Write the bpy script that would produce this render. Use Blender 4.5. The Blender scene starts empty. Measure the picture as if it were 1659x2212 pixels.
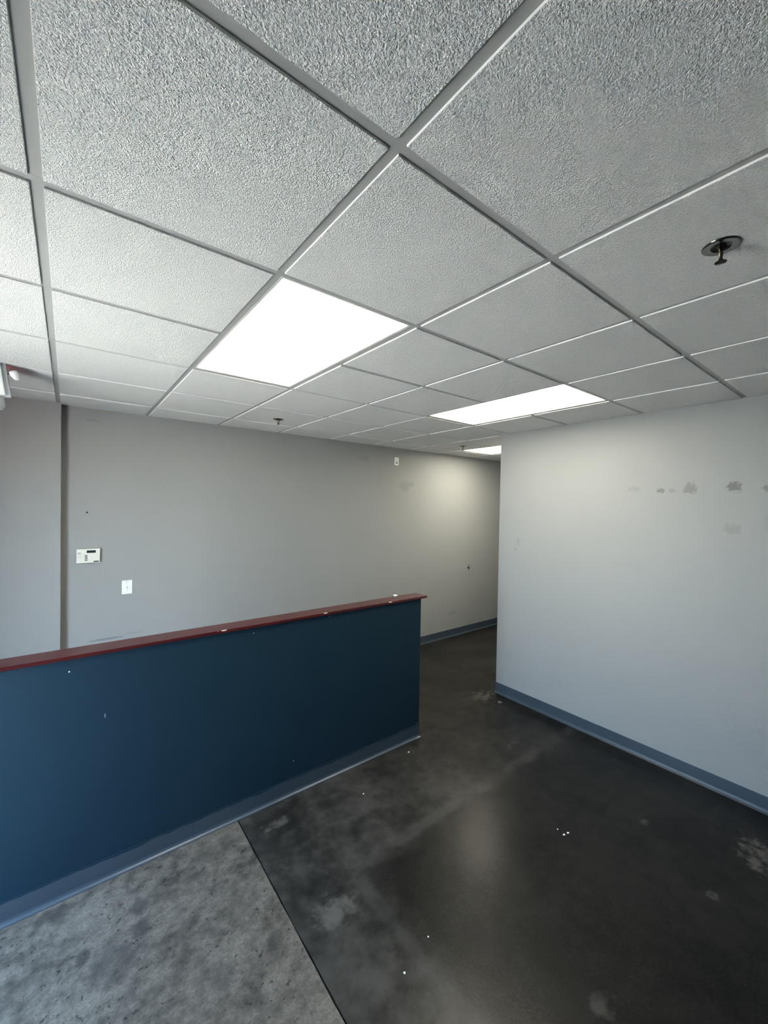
import bpy, bmesh, math, random
from mathutils import Vector, Matrix

random.seed(7)
scene = bpy.context.scene
COL = scene.collection
T = 0.6096            # ceiling grid module (2 ft)
CZ = 2.70             # ceiling height

# ------------------------------------------------------------------ camera
F_PX, PITCH, YAW, ROLL = 878.086, -0.016358, 0.661134, 0.016975
cam_d = bpy.data.cameras.new('camera')
cam_d.sensor_fit = 'VERTICAL'
cam_d.sensor_height = 36.0
cam_d.sensor_width = 27.0
cam_d.lens = F_PX / 2212 * 36.0
cam_d.clip_start = 0.02
cam = bpy.data.objects.new('camera', cam_d)
COL.objects.link(cam)
fw = Vector((math.sin(YAW) * math.cos(PITCH), math.cos(YAW) * math.cos(PITCH), math.sin(PITCH)))
r0 = Vector((math.cos(YAW), -math.sin(YAW), 0))
u0 = r0.cross(fw)
rt = math.cos(ROLL) * r0 + math.sin(ROLL) * u0
up = math.cos(ROLL) * u0 - math.sin(ROLL) * r0
M = Matrix((rt, up, -fw)).transposed().to_4x4()
M.translation = Vector((0.06223, -0.67791, CZ - 0.76006))
cam.matrix_world = M
scene.camera = cam

# ------------------------------------------------------------------ view, world, daylight
vs = scene.view_settings
vs.view_transform = 'Standard'
vs.look = 'None'
vs.gamma = 1.0
vs.use_curve_mapping = False
vs.exposure = 0.7
scene.cycles.max_bounces = 7
scene.cycles.diffuse_bounces = 5
scene.cycles.glossy_bounces = 3
scene.cycles.use_adaptive_sampling = True
scene.cycles.adaptive_threshold = 0.07
scene.cycles.adaptive_min_samples = 16
scene.cycles.sample_clamp_indirect = 60.0
scene.cycles.caustics_reflective = False
scene.cycles.caustics_refractive = False

SKY = 18.0
PANEL = 12.0
world = bpy.data.worlds.new('sky')
scene.world = world
world.use_nodes = True
wn = world.node_tree
wn.nodes.clear()
w_out = wn.nodes.new('ShaderNodeOutputWorld')
w_bg = wn.nodes.new('ShaderNodeBackground')
w_tc = wn.nodes.new('ShaderNodeTexCoord')
w_sep = wn.nodes.new('ShaderNodeSeparateXYZ')
w_ramp = wn.nodes.new('ShaderNodeValToRGB')
w_ramp.color_ramp.elements[0].position = 0.0
w_ramp.color_ramp.elements[0].color = (0.60, 0.79, 1.0, 1)
w_ramp.color_ramp.elements[1].position = 0.7
w_ramp.color_ramp.elements[1].color = (0.40, 0.64, 1.0, 1)
wn.links.new(w_tc.outputs['Generated'], w_sep.inputs[0])
wn.links.new(w_sep.outputs['Z'], w_ramp.inputs[0])
wn.links.new(w_ramp.outputs[0], w_bg.inputs['Color'])
wn.links.new(w_bg.outputs[0], w_out.inputs['Surface'])
w_bg.inputs['Strength'].default_value = SKY

# sun high over the building, raking along the street: it lights the pavement, not the room
sun_d = bpy.data.lights.new('sun', 'SUN')
sun_d.energy = 104.0
sun_d.angle = math.radians(0.6)
sun_d.color = (1.0, 0.94, 0.85)
sun = bpy.data.objects.new('sun', sun_d)
COL.objects.link(sun)
sun.rotation_euler = Vector((0.22, 0.62, 0.75)).to_track_quat('Z', 'Y').to_euler()

# room extents
XL, XR, XE = -1.08, 3.62, 7.40        # window wall, right wall, far end of the hall
YF, YB, YH = -3.40, 3.46, 1.93        # wall behind the camera, back wall, hall corner
WIN_Y0, WIN_Y1, WIN_Z0, WIN_Z1 = 0.75, 2.05, 0.06, 2.12

# portal that guides sky sampling through the window opening
def portal(loc, rot, sx, sy):
    pl = bpy.data.lights.new('window_portal', 'AREA')
    pl.shape = 'RECTANGLE'
    pl.size, pl.size_y = sx, sy
    pl.cycles.is_portal = True
    po = bpy.data.objects.new('window_portal', pl)
    COL.objects.link(po)
    po.location, po.rotation_euler = loc, rot
portal((XL - 0.10, (WIN_Y0 + WIN_Y1) / 2, (WIN_Z0 + WIN_Z1) / 2), (0, -math.pi / 2, 0), WIN_Z1 - WIN_Z0, WIN_Y1 - WIN_Y0)

# ------------------------------------------------------------------ node helpers
class NT:
    def __init__(s, name):
        s.mat = bpy.data.materials.new(name)
        s.mat.use_nodes = True
        s.t = s.mat.node_tree
        s.b = s.t.nodes['Principled BSDF']
        s._pos = None
        s._nz = {}

    def n(s, typ, **kw):
        nd = s.t.nodes.new(typ)
        for k, v in kw.items():
            setattr(nd, k, v)
        return nd

    def put(s, sock, v):
        if isinstance(v, bpy.types.NodeSocket):
            s.t.links.new(v, sock)
        else:
            if sock.type == 'RGBA' and len(v) == 3:
                v = (*v, 1)
            sock.default_value = v

    def m(s, op, a, b=0.0, c=0.0, clamp=False):
        nd = s.n('ShaderNodeMath', operation=op)
        nd.use_clamp = clamp
        for i, v in enumerate((a, b, c)):
            s.put(nd.inputs[i], v)
        return nd.outputs[0]

    def pos(s):
        if s._pos is None:
            g = s.n('ShaderNodeNewGeometry')
            sp = s.n('ShaderNodeSeparateXYZ')
            s.t.links.new(g.outputs['Position'], sp.inputs[0])
            s._pos = (g.outputs['Position'], sp.outputs[0], sp.outputs[1], sp.outputs[2])
        return s._pos

    def noise(s, scale, detail=3.0, rough=0.5, stretch=None, off=None):
        key = (scale, detail, rough, stretch, off)
        if key in s._nz:
            return s._nz[key]
        v = s.pos()[0]
        if stretch or off:
            mp = s.n('ShaderNodeMapping')
            s.t.links.new(v, mp.inputs[0])
            if stretch:
                mp.inputs['Scale'].default_value = stretch
            if off:
                mp.inputs['Location'].default_value = off
            v = mp.outputs[0]
        nd = s.n('ShaderNodeTexNoise')
        s.t.links.new(v, nd.inputs['Vector'])
        nd.inputs['Scale'].default_value = scale
        nd.inputs['Detail'].default_value = detail
        nd.inputs['Roughness'].default_value = rough
        s._nz[key] = nd.outputs['Fac']
        return s._nz[key]

    def voro(s, scale, rand=1.0):
        nd = s.n('ShaderNodeTexVoronoi')
        s.t.links.new(s.pos()[0], nd.inputs['Vector'])
        nd.inputs['Scale'].default_value = scale
        nd.inputs['Randomness'].default_value = rand
        return nd.outputs['Distance']

    def ss(s, v, lo, hi, a=0.0, b=1.0):
        nd = s.n('ShaderNodeMapRange', interpolation_type='SMOOTHSTEP')
        s.put(nd.inputs[0], v)
        nd.inputs[1].default_value = lo
        nd.inputs[2].default_value = hi
        nd.inputs[3].default_value = a
        nd.inputs[4].default_value = b
        return nd.outputs[0]

    def mix(s, f, a, b):
        nd = s.n('ShaderNodeMix', data_type='RGBA')
        s.put(nd.inputs['Factor'], f)
        s.put(nd.inputs[6], a)
        s.put(nd.inputs[7], b)
        return nd.outputs[2]

    def blob(s, ua, ub, ca, cb, ra, rb, wob=0.0, wscale=20.0):
        """soft ellipse 1 inside -> 0 outside"""
        da = s.m('DIVIDE', s.m('SUBTRACT', ua, ca), ra)
        db = s.m('DIVIDE', s.m('SUBTRACT', ub, cb), rb)
        d = s.m('SQRT', s.m('ADD', s.m('MULTIPLY', da, da), s.m('MULTIPLY', db, db)))
        if wob:
            d = s.m('ADD', d, s.m('MULTIPLY', s.m('SUBTRACT', s.noise(wscale, 4), 0.5), wob))
        return s.ss(d, 1.0, 0.45)

    def bump(s, h, strength, dist):
        nd = s.n('ShaderNodeBump')
        nd.inputs['Strength'].default_value = strength
        nd.inputs['Distance'].default_value = dist
        s.t.links.new(h, nd.inputs['Height'])
        s.t.links.new(nd.outputs[0], s.b.inputs['Normal'])

    def done(s, color=None, rough=None, metal=None, spec=None):
        if color is not None:
            s.put(s.b.inputs['Base Color'], color)
        if rough is not None:
            s.put(s.b.inputs['Roughness'], rough)
        if metal is not None:
            s.put(s.b.inputs['Metallic'], metal)
        if spec is not None:
            s.put(s.b.inputs['Specular IOR Level'], spec)
        return s.mat


def plain(name, color, rough=0.5, metal=0.0, var=0.06, scale=40.0, spec=0.5):
    t = NT(name)
    f = t.noise(scale, 3)
    c = t.mix(f, tuple(v * (1 - var) for v in color), tuple(min(1, v * (1 + var)) for v in color))
    return t.done(c, rough, metal, spec)


def emitter(name, color, strength):
    t = NT(name)
    t.done((0.8, 0.8, 0.8), 0.5)
    t.put(t.b.inputs['Emission Color'], color)
    t.b.inputs['Emission Strength'].default_value = strength
    return t.mat


MAT = {}

def mat_tile():
    t = NT('mineral_fibre_tile')
    h = t.m('ADD', t.noise(260, 2, 0.55), t.m('MULTIPLY', t.noise(480, 1, 0.5), 0.5))
    t.bump(h, 1.0, 0.009)
    c = t.mix(t.noise(3.0, 3), (0.80, 0.80, 0.79), (0.86, 0.86, 0.85))
    return t.done(c, 0.95, spec=0.1)
MAT['tile'] = mat_tile()
MAT['tile_edge'] = plain('tile_cut_edge', (0.88, 0.88, 0.87), 0.8, var=0.02)
MAT['tee'] = plain('painted_steel_tee', (0.32, 0.323, 0.316), 0.45, var=0.04, scale=8)
MAT['plenum'] = plain('plenum_board', (0.25, 0.25, 0.25), 0.9)

WALL = (0.29, 0.296, 0.295)

def wall_paint(name, marks=None):
    t = NT(name)
    P, x, y, z = t.pos()
    t.bump(t.m('ADD', t.noise(220, 2), t.m('MULTIPLY', t.noise(60, 2), 0.5)), 0.25, 0.0015)
    c = t.mix(t.noise(1.3, 4, 0.6), tuple(v * 0.95 for v in WALL), tuple(v * 1.05 for v in WALL))
    if marks == 'right':
        for cy, cz, ra, rb, k in ((0.475, 2.087, .035, .025, .75), (0.40, 2.085, .03, .02, .4), (0.29, 2.10, .05, .055, .6),
                                  (0.045, 2.105, .05, .045, .9), (-0.13, 2.09, .04, .03, .7), (0.05, 1.82, .06, .05, .3),
                                  (0.66, 2.10, .06, .03, .25), (1.70, 1.60, .03, .05, .25), (1.735, 1.52, .02, .02, .3)):
            b = t.m('MULTIPLY', t.blob(y, z, cy, cz, ra, rb, 1.6, 45), k)
            c = t.mix(b, c, (0.15, 0.15, 0.135))
    if marks == 'back':
        # patch of flatter repaint high on the wall, scuffs behind the counter
        p = t.m('MULTIPLY', t.ss(x, 3.14, 3.18), t.ss(x, 4.1, 3.5))
        p = t.m('MULTIPLY', p, t.ss(z, 1.7, 2.1))
        c = t.mix(t.m('MULTIPLY', p, 0.30), c, (0.26, 0.265, 0.255))
        p2 = t.m('MULTIPLY', t.ss(x, 2.3, 2.5), t.ss(x, 3.2, 3.1))
        p2 = t.m('MULTIPLY', p2, t.ss(z, 2.40, 2.44))
        c = t.mix(t.m('MULTIPLY', p2, 0.16), c, (0.26, 0.265, 0.255))
        for cx, cz, ra, rb, k in ((0.33, 0.768, .16, .012, .8), (0.52, 0.785, .10, .008, .4), (3.62, 2.20, .12, .10, .35),
                                  (3.75, 2.23, .07, .05, .35), (4.6, 0.35, .12, .04, .3), (0.22, 2.60, .05, .02, .3),
                                  (2.95, 2.52, .12, .05, .25)):
            b = t.m('MULTIPLY', t.blob(x, z, cx, cz, ra, rb, 0.9, 30), k)
            c = t.mix(b, c, (0.16, 0.17, 0.19))
    return t.done(c, 0.55, spec=0.35)
MAT['wall'] = wall_paint('grey_wall_paint')
MAT['wall_right'] = wall_paint('grey_wall_paint_right', 'right')
MAT['wall_back'] = wall_paint('grey_wall_paint_back', 'back')

NAVY = (0.0085, 0.026, 0.043)

def mat_navy():
    t = NT('navy_eggshell_paint')
    P, x, y, z = t.pos()
    t.bump(t.m('ADD', t.noise(200, 2), t.noise(3.0, 2)), 0.12, 0.002)
    c = t.mix(t.noise(2.0, 3), tuple(v * 0.9 for v in NAVY), tuple(v * 1.12 for v in NAVY))
    for cx, cz, r in ((0.07, 1.105, .0045), (0.98, 1.13, .004), (1.52, 1.15, .0035), (1.26, 0.22, .004), (2.38, 0.115, .004)):
        c = t.mix(t.blob(x, z, cx, cz, r, r), c, (0.75, 0.8, 0.85))
    c = t.mix(t.m('MULTIPLY', t.blob(x, z, 0.215, 0.845, .004, .016, .9, 80), .5), c, (0.35, 0.40, 0.45))
    # chipped, pale edge along the cap
    e = t.m('MULTIPLY', t.ss(z, 1.1645, 1.1668), t.ss(t.noise(9, 4, .6, off=(3, 0, 0)), .56, .62))
    c = t.mix(t.m('MULTIPLY', e, .6), c, (0.35, 0.38, 0.40))
    return t.done(c, 0.5, spec=0.22)
MAT['navy'] = mat_navy()

BASE = (0.044, 0.062, 0.082)

def mat_base(name, drips):
    t = NT(name)
    P, x, y, z = t.pos()
    c = t.mix(t.noise(6, 3), tuple(v * 0.9 for v in BASE), tuple(v * 1.1 for v in BASE))
    if drips:
        edge = t.m('ADD', z, t.m('MULTIPLY', t.m('SUBTRACT', t.noise(5.5, 4, 0.6, stretch=(1, 0, 0)), 0.5), 0.05))
        c = t.mix(t.ss(edge, 0.0985, 0.1000), c, NAVY)
        c = t.mix(t.blob(x, z, 0.36, 0.101, .075, .011, .35, 25), c, NAVY)
    return t.done(c, 0.32, spec=0.5)
MAT['base'] = mat_base('slate_vinyl_base', False)
MAT['base_c'] = mat_base('slate_vinyl_base_painted_over', True)

def mat_cap():
    t = NT('red_stained_wood')
    P, x, y, z = t.pos()
    g = t.noise(30, 4, 0.6, stretch=(0.12, 1, 1))
    c = t.mix(g, (0.034, 0.005, 0.007), (0.078, 0.013, 0.013))
    # chips of pale wood along the front arris
    arr = t.m('MULTIPLY', t.ss(z, 1.1805, 1.1838), t.ss(y, 1.792, 1.7885))
    ch = t.m('MULTIPLY', arr, t.ss(t.noise(14, 4, 0.6), 0.64, 0.68))
    for cx in (0.795, 2.06, 1.48):
        b = t.m('MULTIPLY', t.blob(x, z, cx, 1.184, .02, .006, .5, 60), t.ss(y, 1.792, 1.7885))
        ch = t.m('MAXIMUM', ch, b)
    c = t.mix(ch, c, (0.72, 0.64, 0.56))
    t.bump(g, 0.12, 0.001)
    return t.done(c, 0.24, spec=0.5)
MAT['cap'] = mat_cap()

def mat_floor():
    t = NT('sealed_and_bare_concrete')
    P, x, y, z = t.pos()
    wob = t.m('MULTIPLY', t.m('SUBTRACT', t.noise(9, 4, .6), 0.5), 0.07)
    xw, yw = t.m('ADD', x, wob), t.m('ADD', y, wob)
    bare = t.ss(x, 0.893, 0.887)
    # charcoal sealer inside an L-shaped border
    dark = t.m('MULTIPLY', t.ss(xw, 1.20, 1.42), t.ss(yw, 1.14, .96))
    big, mid, fine = t.noise(2.2, 5, .6), t.noise(11, 5, .62), t.noise(90, 3, .6)
    mott = t.m('ADD', t.m('MULTIPLY', big, .55), t.m('MULTIPLY', mid, .45))
    c_med = t.mix(t.ss(mott, .35, .66), (0.012, 0.0116, 0.0108), (0.052, 0.0495, 0.045))
    c_dark = t.mix(t.ss(mott, .35, .68), (0.0045, 0.0044, 0.0042), (0.0125, 0.012, 0.0114))
    c = t.mix(dark, c_med, c_dark)
    # the hall end of the sealed floor is browner and darker
    c = t.mix(t.m('MULTIPLY', t.ss(xw, 1.5, 2.6), .75), c, t.mix(t.ss(mott, .35, .65), (0.0035, 0.0032, 0.0027), (0.0175, 0.016, 0.0135)))
    # residue border
    bx = t.m('MULTIPLY', t.m('MULTIPLY', t.ss(xw, 1.21, 1.25), t.ss(xw, 1.32, 1.27)), t.ss(y, 1.12, 1.05))
    by = t.m('MULTIPLY', t.m('MULTIPLY', t.ss(yw, 1.03, 1.07), t.ss(yw, 1.15, 1.10)), t.ss(x, 1.2, 1.3))
    band = t.m('MULTIPLY', t.m('MAXIMUM', bx, by), t.ss(t.noise(5, 3), .25, .6))
    c = t.mix(t.m('MULTIPLY', band, .36), c, (0.070, 0.068, 0.064))
    c = t.mix(t.m('MULTIPLY', t.ss(fine, .50, .74), .20), c, (0.060, 0.058, 0.055))
    # worn places
    for cx, cy, ra, rb, k in ((3.17, -.235, .20, .13, .75), (2.64, -.12, .05, .03, .35),
                              (1.72, .01, .07, .06, .35), (2.95, 1.25, .10, .05, .4), (3.45, 1.95, .15, .12, .6),
                              (1.07, 1.62, .12, .05, .5), (1.08, .95, .14, .10, .5), (2.9, .28, .04, .03, .5)):
        b = t.m('MULTIPLY', t.m('MULTIPLY', t.blob(x, y, cx, cy, ra, rb, 1.6, 26), k), t.ss(mid, .36, .62))
        c = t.mix(b, c, (0.115, 0.11, 0.10))
    # bare slab by the window
    bm_ = t.m('ADD', t.m('MULTIPLY', t.noise(3.0, 6, .65, off=(5, 2, 0)), .5), t.m('MULTIPLY', t.noise(16, 6, .7), .5))
    c_b = t.mix(t.ss(bm_, .32, .66), (0.014, 0.0132, 0.0118), (0.155, 0.140, 0.118))
    c_b = t.mix(t.m('MULTIPLY', t.ss(fine, .40, .60), .45), c_b, (0.060, 0.055, 0.047))
    pits = t.m('MULTIPLY', t.ss(t.noise(34, 4, .65, off=(9, 4, 0)), .57, .66), t.ss(t.noise(5, 3, .6, off=(1, 7, 0)), .40, .56))
    c_b = t.mix(t.m('MULTIPLY', pits, .85), c_b, (0.020, 0.020, 0.020))
    for cx, cy, ra, rb, k in ((.12, 1.42, .035, .05, .75), (.575, 1.0, .06, .09, .45), (.34, 1.53, .05, .06, .6), (.33, 1.41, .05, .06, .6),
                              (.02, 1.73, .10, .05, .6), (.71, 1.42, .02, .02, .6), (.22, 1.33, .12, .14, .45), (.80, .98, .05, .09, .5)):
        c_b = t.mix(t.m('MULTIPLY', t.blob(x, y, cx, cy, ra, rb, 1.1, 26), k), c_b, (0.030, 0.029, 0.028))
    c = t.mix(bare, c, c_b)
    rough = t.m('MULTIPLY_ADD', bare, 0.24, 0.29)
    h = t.m('ADD', t.m('MULTIPLY', mid, .5), t.m('MULTIPLY', fine, .25))
    h = t.m('SUBTRACT', t.m('MULTIPLY', h, t.ss(bare, 0, 1, .45, 1.0)), t.m('MULTIPLY', t.m('MULTIPLY', pits, bare), .6))
    t.bump(h, 0.5, 0.006)
    return t.done(c, rough, spec=0.2)
MAT['floor'] = mat_floor()
MAT['joint'] = plain('dirt_filled_joint', (0.008, 0.008, 0.009), 0.9)
for k_, f_ in enumerate((0.82, 0.85, 1.30)):      # strength tuned per panel for the brightness on the walls
    MAT['panel%d' % k_] = emitter('lit_diffuser', (1.0, 0.93, 0.75), PANEL * f_)
MAT['panel_frame'] = plain('white_light_frame', (0.62, 0.61, 0.57), 0.4)
MAT['chrome'] = plain('chrome', (0.24, 0.235, 0.22), 0.16, 1.0, var=0.03)
MAT['bronze'] = plain('aged_brass', (0.035, 0.024, 0.014), 0.4, 0.9, var=0.15)
MAT['brass_and_lit_arm'] = plain('brass_and_lit_arm', (0.30, 0.24, 0.15), 0.35, 0.9, var=0.1)  # bulb colour, also the painted lit side of the sprinkler frame
MAT['white'] = plain('white_plastic', (0.80, 0.81, 0.82), 0.35, var=0.02)
MAT['cream'] = plain('cream_plastic', (0.72, 0.71, 0.64), 0.4, var=0.02)
MAT['cream_d'] = plain('cream_plastic_inset', (0.60, 0.59, 0.53), 0.45, var=0.02)
MAT['greyp'] = plain('grey_plastic', (0.30, 0.31, 0.32), 0.45)
MAT['lamp_grey'] = plain('pale_grey_plastic', (0.50, 0.53, 0.55), 0.4)
MAT['lcd'] = plain('lcd_glass', (0.02, 0.035, 0.032), 0.15)
MAT['key'] = plain('dark_key', (0.05, 0.06, 0.065), 0.4)
MAT['black'] = plain('black_plastic', (0.012, 0.012, 0.013), 0.4)
MAT['red'] = emitter('red_lens', (1.0, 0.02, 0.07), 8.0)
MAT['alu'] = plain('dark_aluminium', (0.10, 0.10, 0.10), 0.4, 0.8)
MAT['chip'] = plain('white_paint_flake', (0.75, 0.75, 0.72), 0.6)
MAT['steel'] = plain('galvanised_steel', (0.45, 0.46, 0.48), 0.35, 0.8)
MAT['ground'] = plain('pale_pavement', (0.50, 0.46, 0.40), 0.9, var=0.15, scale=2)

def mat_glass():
    t = NT('window_glass')
    tr = t.n('ShaderNodeBsdfTransparent')
    tr.inputs[0].default_value = (0.93, 0.97, 0.97, 1)
    gl = t.n('ShaderNodeBsdfGlossy')
    gl.inputs['Roughness'].default_value = 0.02
    fr = t.n('ShaderNodeFresnel')
    fr.inputs[0].default_value = 1.45
    mx = t.n('ShaderNodeMixShader')
    t.t.links.new(fr.outputs[0], mx.inputs[0])
    t.t.links.new(tr.outputs[0], mx.inputs[1])
    t.t.links.new(gl.outputs[0], mx.inputs[2])
    t.t.links.new(mx.outputs[0], t.t.nodes['Material Output'].inputs['Surface'])
    return t.mat
MAT['glass'] = mat_glass()

# ------------------------------------------------------------------ mesh helpers
def link(o, parent=None):
    COL.objects.link(o)
    if parent:
        o.parent = parent
    return o

def obj(name, verts, faces, m, parent=None, smooth=False, loc=(0, 0, 0)):
    me = bpy.data.meshes.new(name)
    me.from_pydata(verts, [], faces)
    bm = bmesh.new()
    bm.from_mesh(me)
    bmesh.ops.recalc_face_normals(bm, faces=bm.faces)
    bm.to_mesh(me)
    bm.free()
    me.materials.append(MAT[m])
    if smooth:
        me.shade_smooth()
    o = bpy.data.objects.new(name, me)
    o.location = loc
    return link(o, parent)

def boxg(x0, x1, y0, y1, z0, z1, base=0):
    v = [(x0, y0, z0), (x1, y0, z0), (x1, y1, z0), (x0, y1, z0), (x0, y0, z1), (x1, y0, z1), (x1, y1, z1), (x0, y1, z1)]
    f = [(0, 3, 2, 1), (4, 5, 6, 7), (0, 1, 5, 4), (1, 2, 6, 5), (2, 3, 7, 6), (3, 0, 4, 7)]
    return v, [tuple(i + base for i in q) for q in f]

def box(name, x0, x1, y0, y1, z0, z1, m, parent=None, bevel=0.0, seg=2):
    v, f = boxg(x0, x1, y0, y1, z0, z1)
    o = obj(name, v, f, m, parent)
    if bevel:
        bm = bmesh.new()
        bm.from_mesh(o.data)
        bmesh.ops.bevel(bm, geom=bm.edges[:], offset=bevel, segments=seg, affect='EDGES', profile=0.6)
        bm.to_mesh(o.data)
        bm.free()
    return o

def boxes(name, lst, m, parent=None):
    V, Fc = [], []
    for b in lst:
        v, f = boxg(*b, base=len(V))
        V += v
        Fc += f
    return obj(name, V, Fc, m, parent)

def lathe(name, prof, m, parent=None, seg=32, axis='Z', loc=(0, 0, 0), smooth=True):
    """prof: list of (radius, height); closed at zero radii"""
    V, Fc = [], []
    rings = []
    for r, h in prof:
        if r < 1e-6:
            rings.append([len(V)])
            V.append((0, 0, h))
        else:
            rings.append(list(range(len(V), len(V) + seg)))
            V += [(r * math.cos(2 * math.pi * k / seg), r * math.sin(2 * math.pi * k / seg), h) for k in range(seg)]
    for a, b in zip(rings, rings[1:]):
        for k in range(seg):
            k2 = (k + 1) % seg
            if len(a) == 1 and len(b) == 1:
                continue
            if len(a) == 1:
                Fc.append((a[0], b[k], b[k2]))
            elif len(b) == 1:
                Fc.append((a[k], a[k2], b[0]))
            else:
                Fc.append((a[k], a[k2], b[k2], b[k]))
    if axis == 'Y':      # height runs toward -Y (out of the back wall)
        V = [(x, -z, y) for x, y, z in V]
    return obj(name, V, Fc, m, parent, smooth, loc)

def tube(name, pts, r, m, parent=None, seg=8):
    V, Fc = [], []
    n = len(pts)
    P = [Vector(p) for p in pts]
    for i, p in enumerate(P):
        d = (P[min(i + 1, n - 1)] - P[max(i - 1, 0)]).normalized()
        a = d.cross(Vector((0, 0, 1)) if abs(d.z) < .9 else Vector((0, 1, 0))).normalized()
        b = d.cross(a)
        rr = r[i] if isinstance(r, (list, tuple)) else r
        V += [tuple(p + rr * (math.cos(2 * math.pi * k / seg) * a + math.sin(2 * math.pi * k / seg) * b)) for k in range(seg)]
    for i in range(n - 1):
        for k in range(seg):
            k2 = (k + 1) % seg
            Fc.append((i * seg + k, i * seg + k2, (i + 1) * seg + k2, (i + 1) * seg + k))
    Fc.append(tuple(range(seg)))
    Fc.append(tuple(range((n - 1) * seg, n * seg)))
    return obj(name, V, Fc, m, parent, True)

def prism(name, prof, axis, a0, a1, m, parent=None, smooth=False):
    """extrude a 2-D profile (u, z) along X or Y; u is the other horizontal axis"""
    n = len(prof)
    V = [((a, u, z) if axis == 'X' else (u, a, z)) for a in (a0, a1) for u, z in prof]
    Fc = [(i, (i + 1) % n, n + (i + 1) % n, n + i) for i in range(n)] + [tuple(range(n)), tuple(range(n, 2 * n))]
    return obj(name, V, Fc, m, parent, smooth)

def struct(o, label=None):
    o['kind'] = 'structure'
    if label:
        o['label'] = label
    return o

def tag(o, label, cat, group=None):
    o['label'] = label
    o['category'] = cat
    if group:
        o['group'] = group
    return o

def empty(name, loc):
    o = bpy.data.objects.new(name, None)
    o.location = loc
    o.empty_display_size = 0.05
    return link(o)

# ------------------------------------------------------------------ floor: two slabs and the open joint between them
JX = 0.890
floor = box('floor', XL - .14, XE + .14, YF - .14, YB + .14, -0.12, -0.010, 'joint')
struct(floor, 'dark stained concrete floor with an open joint between two slabs')

def slab(label, xa, xb, jag_side):
    ys = [YF + i * (YB - YF) / 260 for i in range(261)]
    rnd = random.Random(11 if jag_side == 'R' else 23)
    j = []
    w = 0.0
    for i, y in enumerate(ys):
        w = 0.8 * w + rnd.uniform(-.0010, .0010)
        j.append(w + (rnd.uniform(-.005, .0) if rnd.random() < .05 else 0) * (1 if jag_side == 'R' else -1))
    V, Fc = [], []
    n = len(ys)
    for y, d in zip(ys, j):
        e = (xb if jag_side == 'R' else xa) + d
        o_ = xa if jag_side == 'R' else xb
        V += [(o_, y, 0), (e, y, 0), (e, y, -0.012)]
    for i in range(n - 1):
        a, b = 3 * i, 3 * i + 3
        Fc += [(a, a + 1, b + 1, b), (a + 1, a + 2, b + 2, b + 1)]
    s = obj('slab', V, Fc, 'floor', floor)
    s['label'] = label
    return s
slab('bare mottled grey concrete slab', XL, JX - .004, 'R')
slab('dark sealed concrete slab', JX + .003, XE, 'L')

# ------------------------------------------------------------------ walls
WT = CZ + 0.06
wall_back = struct(box('wall_back', XL - .14, XE + .14, YB, YB + .14, 0, WT, 'wall_back'), 'grey painted back wall running on behind the counter')
pil = box('pilaster', XL, 0.018, YB - .072, YB, 0, WT - .03, 'wall_back', wall_back)
wall_right = struct(box('wall_right', XR, XR + .14, YF, YH, 0, WT, 'wall_right'), 'grey painted wall with dark smudges near the ceiling')
struct(box('wall_hall', XR + .14, XE, YH - .14, YH, 0, WT, 'wall'), 'grey hall wall behind the corner')
struct(box('wall_end', XE, XE + .14, YH, YB, 0, WT, 'wall'), 'grey wall at the end of the hall')
struct(box('wall_front', XL - .14, XR + .14, YF - .14, YF, 0, WT, 'wall'), 'grey wall behind the viewpoint')
wl = boxes('wall_left', [(XL - .14, XL, YF, WIN_Y0, 0, WT), (XL - .14, XL, WIN_Y1, YB, 0, WT),
                         (XL - .14, XL, WIN_Y0, WIN_Y1, WIN_Z1, WT), (XL - .14, XL, WIN_Y0, WIN_Y1, 0, WIN_Z0)], 'wall')
struct(wl, 'grey wall around the shop window')
for k, (x_, z_, m_) in enumerate(((0.187, 1.84, 'black'),)):
    lathe('screw_hole', [(0, .0006), (.007, .0006), (.0075, 0), (0, 0)], m_, wall_back, 10, 'Y', (x_, YB, z_))
for x_, z_ in ((-.202, 2.014), (-.175, 1.635), (-.167, 1.341)):
    lathe('nail', [(0, .010), (.004, .010), (.004, .008), (.0015, .008), (.0015, 0)], 'greyp', wall_back, 8, 'Y', (x_, YB - .072, z_))

# window in the left wall (out of the picture, lets the daylight in)
win = struct(boxes('window_1', [(XL - .10, XL - .04, WIN_Y0, WIN_Y0 + .05, WIN_Z0, WIN_Z1), (XL - .10, XL - .04, WIN_Y1 - .05, WIN_Y1, WIN_Z0, WIN_Z1),
                                (XL - .10, XL - .04, WIN_Y0 + .05, WIN_Y1 - .05, WIN_Z0, WIN_Z0 + .05), (XL - .10, XL - .04, WIN_Y0 + .05, WIN_Y1 - .05, WIN_Z1 - .05, WIN_Z1)], 'alu'),
             'dark aluminium shop window')
ym = (WIN_Y0 + WIN_Y1) / 2
box('mullion', XL - .10, XL - .04, ym - .025, ym + .025, WIN_Z0 + .05, WIN_Z1 - .05, 'alu', win)
for a, b in ((WIN_Y0 + .05, ym - .025), (ym + .025, WIN_Y1 - .05)):
    obj('pane', [(XL - .07, a, WIN_Z0 + .05), (XL - .07, b, WIN_Z0 + .05), (XL - .07, b, WIN_Z1 - .05), (XL - .07, a, WIN_Z1 - .05)], [(0, 1, 2, 3)], 'glass', win)
pave = struct(box('pavement', -14, 9, -14, 12, -.22, -.125, 'ground'), 'pale pavement outside the window')

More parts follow.
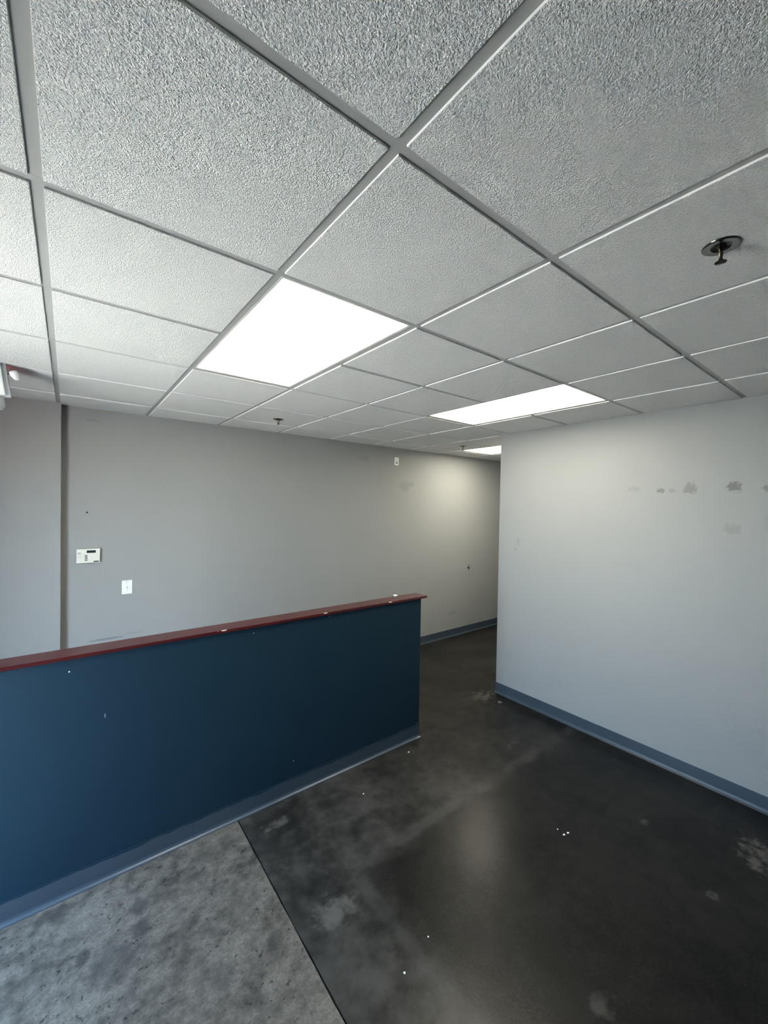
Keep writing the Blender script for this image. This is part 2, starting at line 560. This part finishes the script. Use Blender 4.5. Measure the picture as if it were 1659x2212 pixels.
# cove baseboards: flat top with a flared toe
def cove(side):
    """profile (distance from wall, z)"""
    h = 0.108
    return [(0, 0), (0, h), (.0025, h), (.0035, h - .002), (.0035, .024), (.0048, .016), (.0085, .0095), (.0145, .0062), (.0205, .0042), (.0215, .003), (.0215, 0)]
bp = cove(0)
bb = struct(prism('baseboard_back', [(YB - u, z) for u, z in bp], 'X', 0.018, XE, 'base'), 'slate vinyl base along the back wall')
struct(prism('baseboard_pilaster', [(YB - .072 - u, z) for u, z in bp], 'X', XL, 0.0215, 'base'), 'slate vinyl base along the jutting wall at left')
struct(prism('baseboard_left', [(XL + u, z) for u, z in bp], 'Y', WIN_Y1 + .02, YB - .072, 'base'), 'slate vinyl base beside the shop window')
br = struct(prism('baseboard_right', [(XR - u, z) for u, z in bp], 'Y', YF, YH + .0035, 'base'), 'slate vinyl base along the right wall')

# ------------------------------------------------------------------ ceiling: suspended grid, tiles, fixtures
ceiling = struct(box('ceiling', XL - .14, XE + .14, YF - .14, YB + .14, CZ + .10, CZ + .16, 'plenum'), 'suspended ceiling of square textured tiles in a painted grid')
FACE, FLG = CZ - .0055, CZ          # tile face hangs below the flanges
HW = 0.0135
I0, I1 = math.floor(XL / T), math.ceil(XE / T)
J0, J1 = math.floor(YF / T), math.ceil(YB / T)
LIGHTS = [(1, 1), (4, 1), (7, 3)]            # lower-left cell of each two-cell fixture
covered = {(i, j + d) for i, j in LIGHTS for d in (0, 1)}

def room_x(j_lo, j_hi):
    """x extent of the ceiling for a strip of y"""
    return XL, (XE if j_hi > YH + .05 else XR)

tile_cache = {}
def tile_mesh(w, d):
    key = (round(w, 4), round(d, 4))
    if key in tile_cache:
        return tile_cache[key]
    V, Fc = [], []
    for ins, z in ((.0130, FLG + .012), (.0134, FLG + .0005), (.0137, FLG - .0012), (.0140, FACE + .0008), (.0148, FACE)):
        V += [(ins, ins, z), (w - ins, ins, z), (w - ins, d - ins, z), (ins, d - ins, z)]
    for r in range(4):
        for k in range(4):
            a, b = r * 4 + k, r * 4 + (k + 1) % 4
            Fc.append((a, a + 4, b + 4, b))
    Fc.append((16, 19, 18, 17))
    Fc.append((0, 1, 2, 3))
    me = bpy.data.meshes.new('tile')
    me.from_pydata([(x, y, z - CZ) for x, y, z in V], [], Fc)
    bm = bmesh.new()
    bm.from_mesh(me)
    bmesh.ops.recalc_face_normals(bm, faces=bm.faces)
    bm.to_mesh(me)
    bm.free()
    me.materials.append(MAT['tile'])
    me.materials.append(MAT['tile_edge'])
    for p in me.polygons:
        if abs(p.normal.z) < .5:
            p.material_index = 1
    tile_cache[key] = me
    return me

for i in range(I0, I1):
    for j in range(J0, J1):
        if (i, j) in covered:
            continue
        x0, x1, y0, y1 = i * T, (i + 1) * T, j * T, (j + 1) * T
        y0, y1 = max(y0, YF - .012), min(y1, YB + .008)
        x0 = max(x0, XL - .012)
        if x0 >= XR - .01:
            y0 = max(y0, YH - .012)
            x1 = min(x1, XE + .012)
        elif y1 < YH + .05:
            x1 = min(x1, XR + .012)
        if x1 - x0 < .05 or y1 - y0 < .05:
            continue
        o = bpy.data.objects.new('tile', tile_mesh(x1 - x0, y1 - y0))
        o.location = (x0, y0, CZ + random.uniform(-.0006, .0006))
        link(o, ceiling)

def tee(name, x0, x1, y0, y1, dz=0.0):
    """inverted T: flange and web"""
    z = FLG + dz
    if x1 - x0 > y1 - y0:
        yc = (y0 + y1) / 2
        return boxes(name, [(x0, x1, y0, y1, z, z + .0008), (x0, x1, yc - .0008, yc + .0008, z + .0008, z + .035)], 'tee', ceiling)
    xc = (x0 + x1) / 2
    return boxes(name, [(x0, x1, y0, y1, z, z + .0008), (xc - .0008, xc + .0008, y0, y1, z + .0008, z + .035)], 'tee', ceiling)

for j in range(J0, J1):
    y = j * T
    if y < YF or y > YB:
        continue
    xa, xb = XL, (XE if y > YH else XR)
    if j % 2:                                   # main runner
        cuts = [xa, .229 if j == 1 else .75 + .6 * (j % 3), xb]
        for a, b in zip(cuts, cuts[1:]):
            tee('main_tee', a + .0004, b - .0004, y - HW, y + HW, -.0004)
    else:                                       # two-foot cross tees
        for i in range(I0, I1):
            if (i, j) in covered and (i, j - 1) in covered:
                continue
            a, b = max(i * T + HW, xa), min((i + 1) * T - HW, xb)
            if b - a > .05:
                tee('cross_tee', a, b, y - HW, y + HW)
for i in range(I0, I1 + 1):
    x = i * T
    if x < XL or x > XE:
        continue
    lo = YF if x < XR else YH
    ys = [lo] + [j * T for j in range(J0, J1 + 1) if j % 2 and lo < j * T < YB] + [YB]
    for a, b in zip(ys, ys[1:]):
        a2 = a + (HW if a != lo else 0)
        b2 = b - (HW if b != YB else 0)
        if b2 - a2 > .03:
            tee('cross_tee', x - HW, x + HW, a2, b2)

LAB = ['large rectangular ceiling light nearest the left, lit white', 'rectangular lit ceiling light close to the right wall',
       'lit ceiling light half hidden behind the right wall corner']
for k_, ((i, j), lb) in enumerate(zip(LIGHTS, LAB)):
    x0, x1, y0, y1 = i * T + .010, (i + 1) * T - .010, j * T + .010, (j + 2) * T - .010
    L = tag(empty('ceiling_light', ((x0 + x1) / 2, (y0 + y1) / 2, FLG)), lb, 'ceiling light', 'recessed ceiling lights')
    w, d = (x1 - x0) / 2, (y1 - y0) / 2
    f = .0147
    boxes('frame', [(-w, w, -d, -d + f, .001, .06), (-w, w, d - f, d, .001, .06), (-w, -w + f, -d + f, d - f, .001, .06), (w - f, w, -d + f, d - f, .001, .06)],
          'panel_frame', L)
    box('diffuser', -w + f, w - f, -d + f, d - f, .010, .014, 'panel%d' % k_, L)
    box('housing', -w, w, -d, d, .06, .063, 'panel_frame', L)

# ------------------------------------------------------------------ sprinklers
def sprinkler(x, y, lb):
    s = tag(empty('fire_sprinkler', (x, y, FACE)), lb, 'sprinkler', 'pendant sprinklers in the ceiling')
    lathe('escutcheon', [(.022, .006), (.024, -.0035), (.027, -.0045), (.031, -.0025), (.036, -.0035), (.0415, -.0045), (.0445, -.003), (.0455, 0), (.0455, .002), (.022, .006)],
          'chrome', s, 48)
    lathe('cup', [(0, -.0006), (.0240, -.0006), (.0248, -.0036), (.0228, -.0032), (.0215, -.0014), (0, -.0014)], 'black', s, 32)
    lathe('body', [(0, .010), (.0135, .010), (.0135, -.002), (.011, -.006), (.008, -.010), (0, -.010)], 'bronze', s, 6, smooth=False)
    for sg in (-1, 1):
        tube('frame_arm', [(sg * .008, 0, -.006), (sg * .0115, 0, -.013), (sg * .0115, 0, -.023), (sg * .008, 0, -.032), (sg * .003, 0, -.038)],
             [.0034, .0030, .0026, .0026, .0034], 'bronze' if sg > 0 else 'brass_and_lit_arm', s)  # left arm paler: the light on that side is put into its colour
    tube('glass_bulb', [(0, 0, -.010), (0, 0, -.016), (0, 0, -.028), (0, 0, -.036)], [.0012, .002, .002, .0012], 'brass_and_lit_arm', s)
    lathe('boss', [(0, -.036), (.0045, -.036), (.0055, -.041), (.004, -.045), (0, -.045)], 'bronze', s, 12)
    n = 16
    V, Fc = [], []
    for z in (-.0445, -.0458):
        for k in range(4 * n):
            r = .0145 if (k % 4) in (0, 1) else .0095
            a = 2 * math.pi * k / (4 * n)
            V.append((r * math.cos(a), r * math.sin(a), z - (.0015 if r > .012 else 0)))
    m_ = 4 * n
    Fc = [(k, (k + 1) % m_, m_ + (k + 1) % m_, m_ + k) for k in range(m_)]
    V += [(0, 0, -.0445), (0, 0, -.0458)]
    Fc += [(2 * m_, k, (k + 1) % m_) for k in range(m_)] + [(2 * m_ + 1, m_ + k, m_ + (k + 1) % m_) for k in range(m_)]
    obj('deflector', V, Fc, 'bronze', s)
sprinkler(1.527, -.336, 'chrome pendant sprinkler nearest the viewer, at upper right')
sprinkler(1.545, 2.79, 'small dark sprinkler between the large light and the back wall')
sprinkler(3.953, 2.745, 'small dark sprinkler beside the half hidden light')

# ------------------------------------------------------------------ reception counter (half wall)
CX0, CX1 = -.30, 2.402
CTR = tag(empty('reception_counter', (0.55, 1.86, 0)), 'dark navy half-height counter wall with a red wood cap', 'counter')
def c_(o):
    o.matrix_parent_inverse = Matrix.Translation(-Vector((0.55, 1.86, 0)))
    return o
c_(box('panel', CX0, CX1, 1.803, 1.908, 0, 1.167, 'navy', CTR, .0025))
c_(box('cap', CX0 - .055, 2.457, 1.787, 1.926, 1.1672, 1.1852, 'cap', CTR, .0022, 2))['label'] = 'dark red stained wooden cap with chipped edge'
for a, b in ((CX0 - .0035, .6372), (.6385, CX1 + .0035)):
    c_(prism('cove_base', [(1.803 - u, z) for u, z in bp], 'X', a, b, 'base_c', CTR))['label'] = 'slate vinyl cove base'
c_(prism('cove_base', [(CX0 - u, z) for u, z in bp], 'Y', 1.8, 1.908, 'base_c', CTR))
c_(prism('cove_base', [(CX1 + u, z) for u, z in bp], 'Y', 1.8, 1.908, 'base_c', CTR))

g = tag(empty('furniture_glide', (2.186, 1.880, 1.1852)), 'small pale metal glide standing on the red counter cap', 'glide')
lathe('stem', [(0, 0), (.010, 0), (.009, .003), (.0075, .006), (.0075, .014), (0, .014)], 'steel', g, 20)
lathe('head', [(0, .013), (.014, .013), (.0165, .016), (.017, .020), (.015, .0225), (0, .0235)], 'white', g, 24)

# ------------------------------------------------------------------ things on the walls
kp = tag(empty('alarm_keypad', (.197, YB, 1.484)), 'cream alarm keypad with dark display on the back wall', 'keypad')
box('body', -.079, .079, -.022, 0, -.058, .058, 'cream', kp, .004)
box('flap', -.0405, .076, -.0242, -.0215, -.0555, .018, 'cream', kp, .001)
box('display', -.012, .049, -.0238, -.0215, .024, .045, 'lcd', kp, .0005)
for r in range(4):
    box('function_key', -.0245, -.0065, -.0262, -.0238, -.038 + r * .0125, -.031 + r * .0125, 'key', kp, .0006)
gr = box('speaker_grille', -.072, -.048, -.0228, -.0215, .012, .032, 'cream_d', kp)
for r in range(5):
    box('slot', -.070, -.050, -.0233, -.0226, .0138 + r * .0038, .0150 + r * .0038, 'greyp', gr)
for r in range(2):
    for c2 in range(2):
        box('indicator', -.072 + c2 * .017, -.064 + c2 * .017, -.0228, -.0215, -.013 + r * .011, -.0105 + r * .011, 'greyp', kp)
box('badge', .034, .070, -.0252, -.0238, -.0525, -.0435, 'black', kp)

sw = tag(empty('light_switch', (.470, YB, 1.194)), 'white light switch plate below and right of the keypad', 'switch')
box('plate', -.038, .038, -.006, 0, -.060, .060, 'white', sw, .003)
box('slot', -.0052, .0052, -.0066, -.0058, -.012, .012, 'greyp', sw)
V = [(-.004, -.006, -.006), (.004, -.006, -.006), (.004, -.006, .006), (-.004, -.006, .006),
     (-.003, -.021, .006), (.003, -.021, .006), (.003, -.019, .014), (-.003, -.019, .014)]
obj('toggle', V, [(0, 1, 2, 3), (4, 5, 6, 7), (0, 1, 5, 4), (1, 2, 6, 5), (2, 3, 7, 6), (3, 0, 4, 7)], 'white', sw)
for zz in (-.030, .030):
    lathe('screw', [(0, .0072), (.0025, .0068), (.003, .006), (0, .006)], 'greyp', sw, 10, 'Y', (0, 0, zz))
box('print', -.014, .014, -.0064, -.0059, .0475, .0505, 'greyp', sw)

ou = tag(empty('wall_outlet', (3.476, YB, 2.521)), 'white outlet plate high on the back wall near the ceiling', 'outlet')
box('plate', -.035, .035, -.006, 0, -.052, .052, 'white', ou, .003)
lathe('socket', [(0, .009), (.0150, .009), (.0165, .0075), (.0165, .005)], 'white', ou, 24, 'Y', (0, 0, .020))
lathe('socket', [(0, .009), (.0150, .009), (.0165, .0075), (.0165, .005)], 'greyp', ou, 24, 'Y', (0, 0, -.020))
lathe('screw', [(0, .0075), (.0028, .007), (.003, .006)], 'greyp', ou, 10, 'Y', (0, 0, 0))

ds = tag(empty('door_bumper', (4.955, YB, 1.014)), 'round chrome door bumper on the back wall in the hall', 'door stop')
lathe('base_plate', [(.026, 0), (.027, .003), (.025, .007), (.020, .010), (.016, .012)], 'chrome', ds, 28, 'Y')
lathe('bumper', [(.016, .012), (.0165, .020), (.014, .024), (.008, .0225), (0, .0215)], 'steel', ds, 24, 'Y')

# ------------------------------------------------------------------ exit / emergency light under the ceiling at far left
ex = tag(empty('exit_sign', (-.380, 2.41, CZ - .012)), 'white emergency exit light hung askew below the ceiling at left', 'exit sign')
ex.rotation_euler = (0, math.radians(-7.5), 0)
box('housing', -.165, .165, .012, .052, -.200, .004, 'lamp_grey', ex, .008)
box('face_plate', -.150, .143, -.006, .0125, -.192, .004, 'white', ex, .006)
box('red_lens', -.150, .150, .0515, .056, -.030, .000, 'red', ex)
hd = lathe('lamp_head', [(0, .030), (.012, .030), (.020, .024), (.021, .010), (.013, -.018), (.006, -.026), (0, -.026)], 'white', ex, 20, 'Z', (.196, .03, -.078))
hd.rotation_euler = (math.radians(20), math.radians(-18), 0)
tube('bracket', [(.160, .03, -.070), (.176, .03, -.064), (.190, .03, -.066)], .005, 'black', ex)
bt = lathe('battery_test_pod', [(0, 0), (.050, 0), (.048, -.050), (.036, -.066), (0, -.068)], 'lamp_grey', ex, 24, 'Z', (.085, .035, -.198))

# ------------------------------------------------------------------ bits lying on the floor
def chip(x, y, r, seed, label):
    n = 7
    V = []
    for z in (0.0002, 0.0022):
        for k in range(n):
            a = 2 * math.pi * k / n
            q = r * (0.65 + .5 * random.Random(seed * 31 + k).random())
            V.append((q * math.cos(a), q * .8 * math.sin(a), z))
    Fc = [(k, (k + 1) % n, n + (k + 1) % n, n + k) for k in range(n)] + [tuple(range(n - 1, -1, -1)), tuple(range(n, 2 * n))]
    o = obj('paint_chip', V, Fc, 'chip', None, False, (x, y, 0.0))
    return tag(o, label, 'paint chip', 'paint flakes on the floor')
CHIPS = ((2.398, .528, .009, 'left one of two larger white flakes lying side by side on the black floor'),
         (2.428, .520, .009, 'right one of two larger white flakes lying side by side on the black floor'),
         (2.405, .572, .005, 'tiny white flake just behind the pair of flakes on the black floor'),
         (1.635, 1.517, .006, 'white paint flake on the grey floor before the middle of the counter'),
         (2.187, 1.684, .008, 'white paint flake on the floor at the right end of the counter'),
         (1.172, .557, .006, 'white paint flake on the grey floor strip between joint and black floor'),
         (1.35, .60, .004, 'minute white speck on the black floor near its left border'),
         (1.09, .30, .005, 'white paint flake nearest the bottom edge, right of the floor joint'))
for k, (x, y, r, lb) in enumerate(CHIPS):
    chip(x, y, r, k + 1, lb)
ws = lathe('washer', [(.010, .0003), (.020, .0003), (.020, .003), (.010, .003), (.010, .0003)], 'steel', None, 24, 'Z', (3.464, 1.763, 0), smooth=False)
tag(ws, 'small pale metal washer on the floor by the wall corner', 'washer')
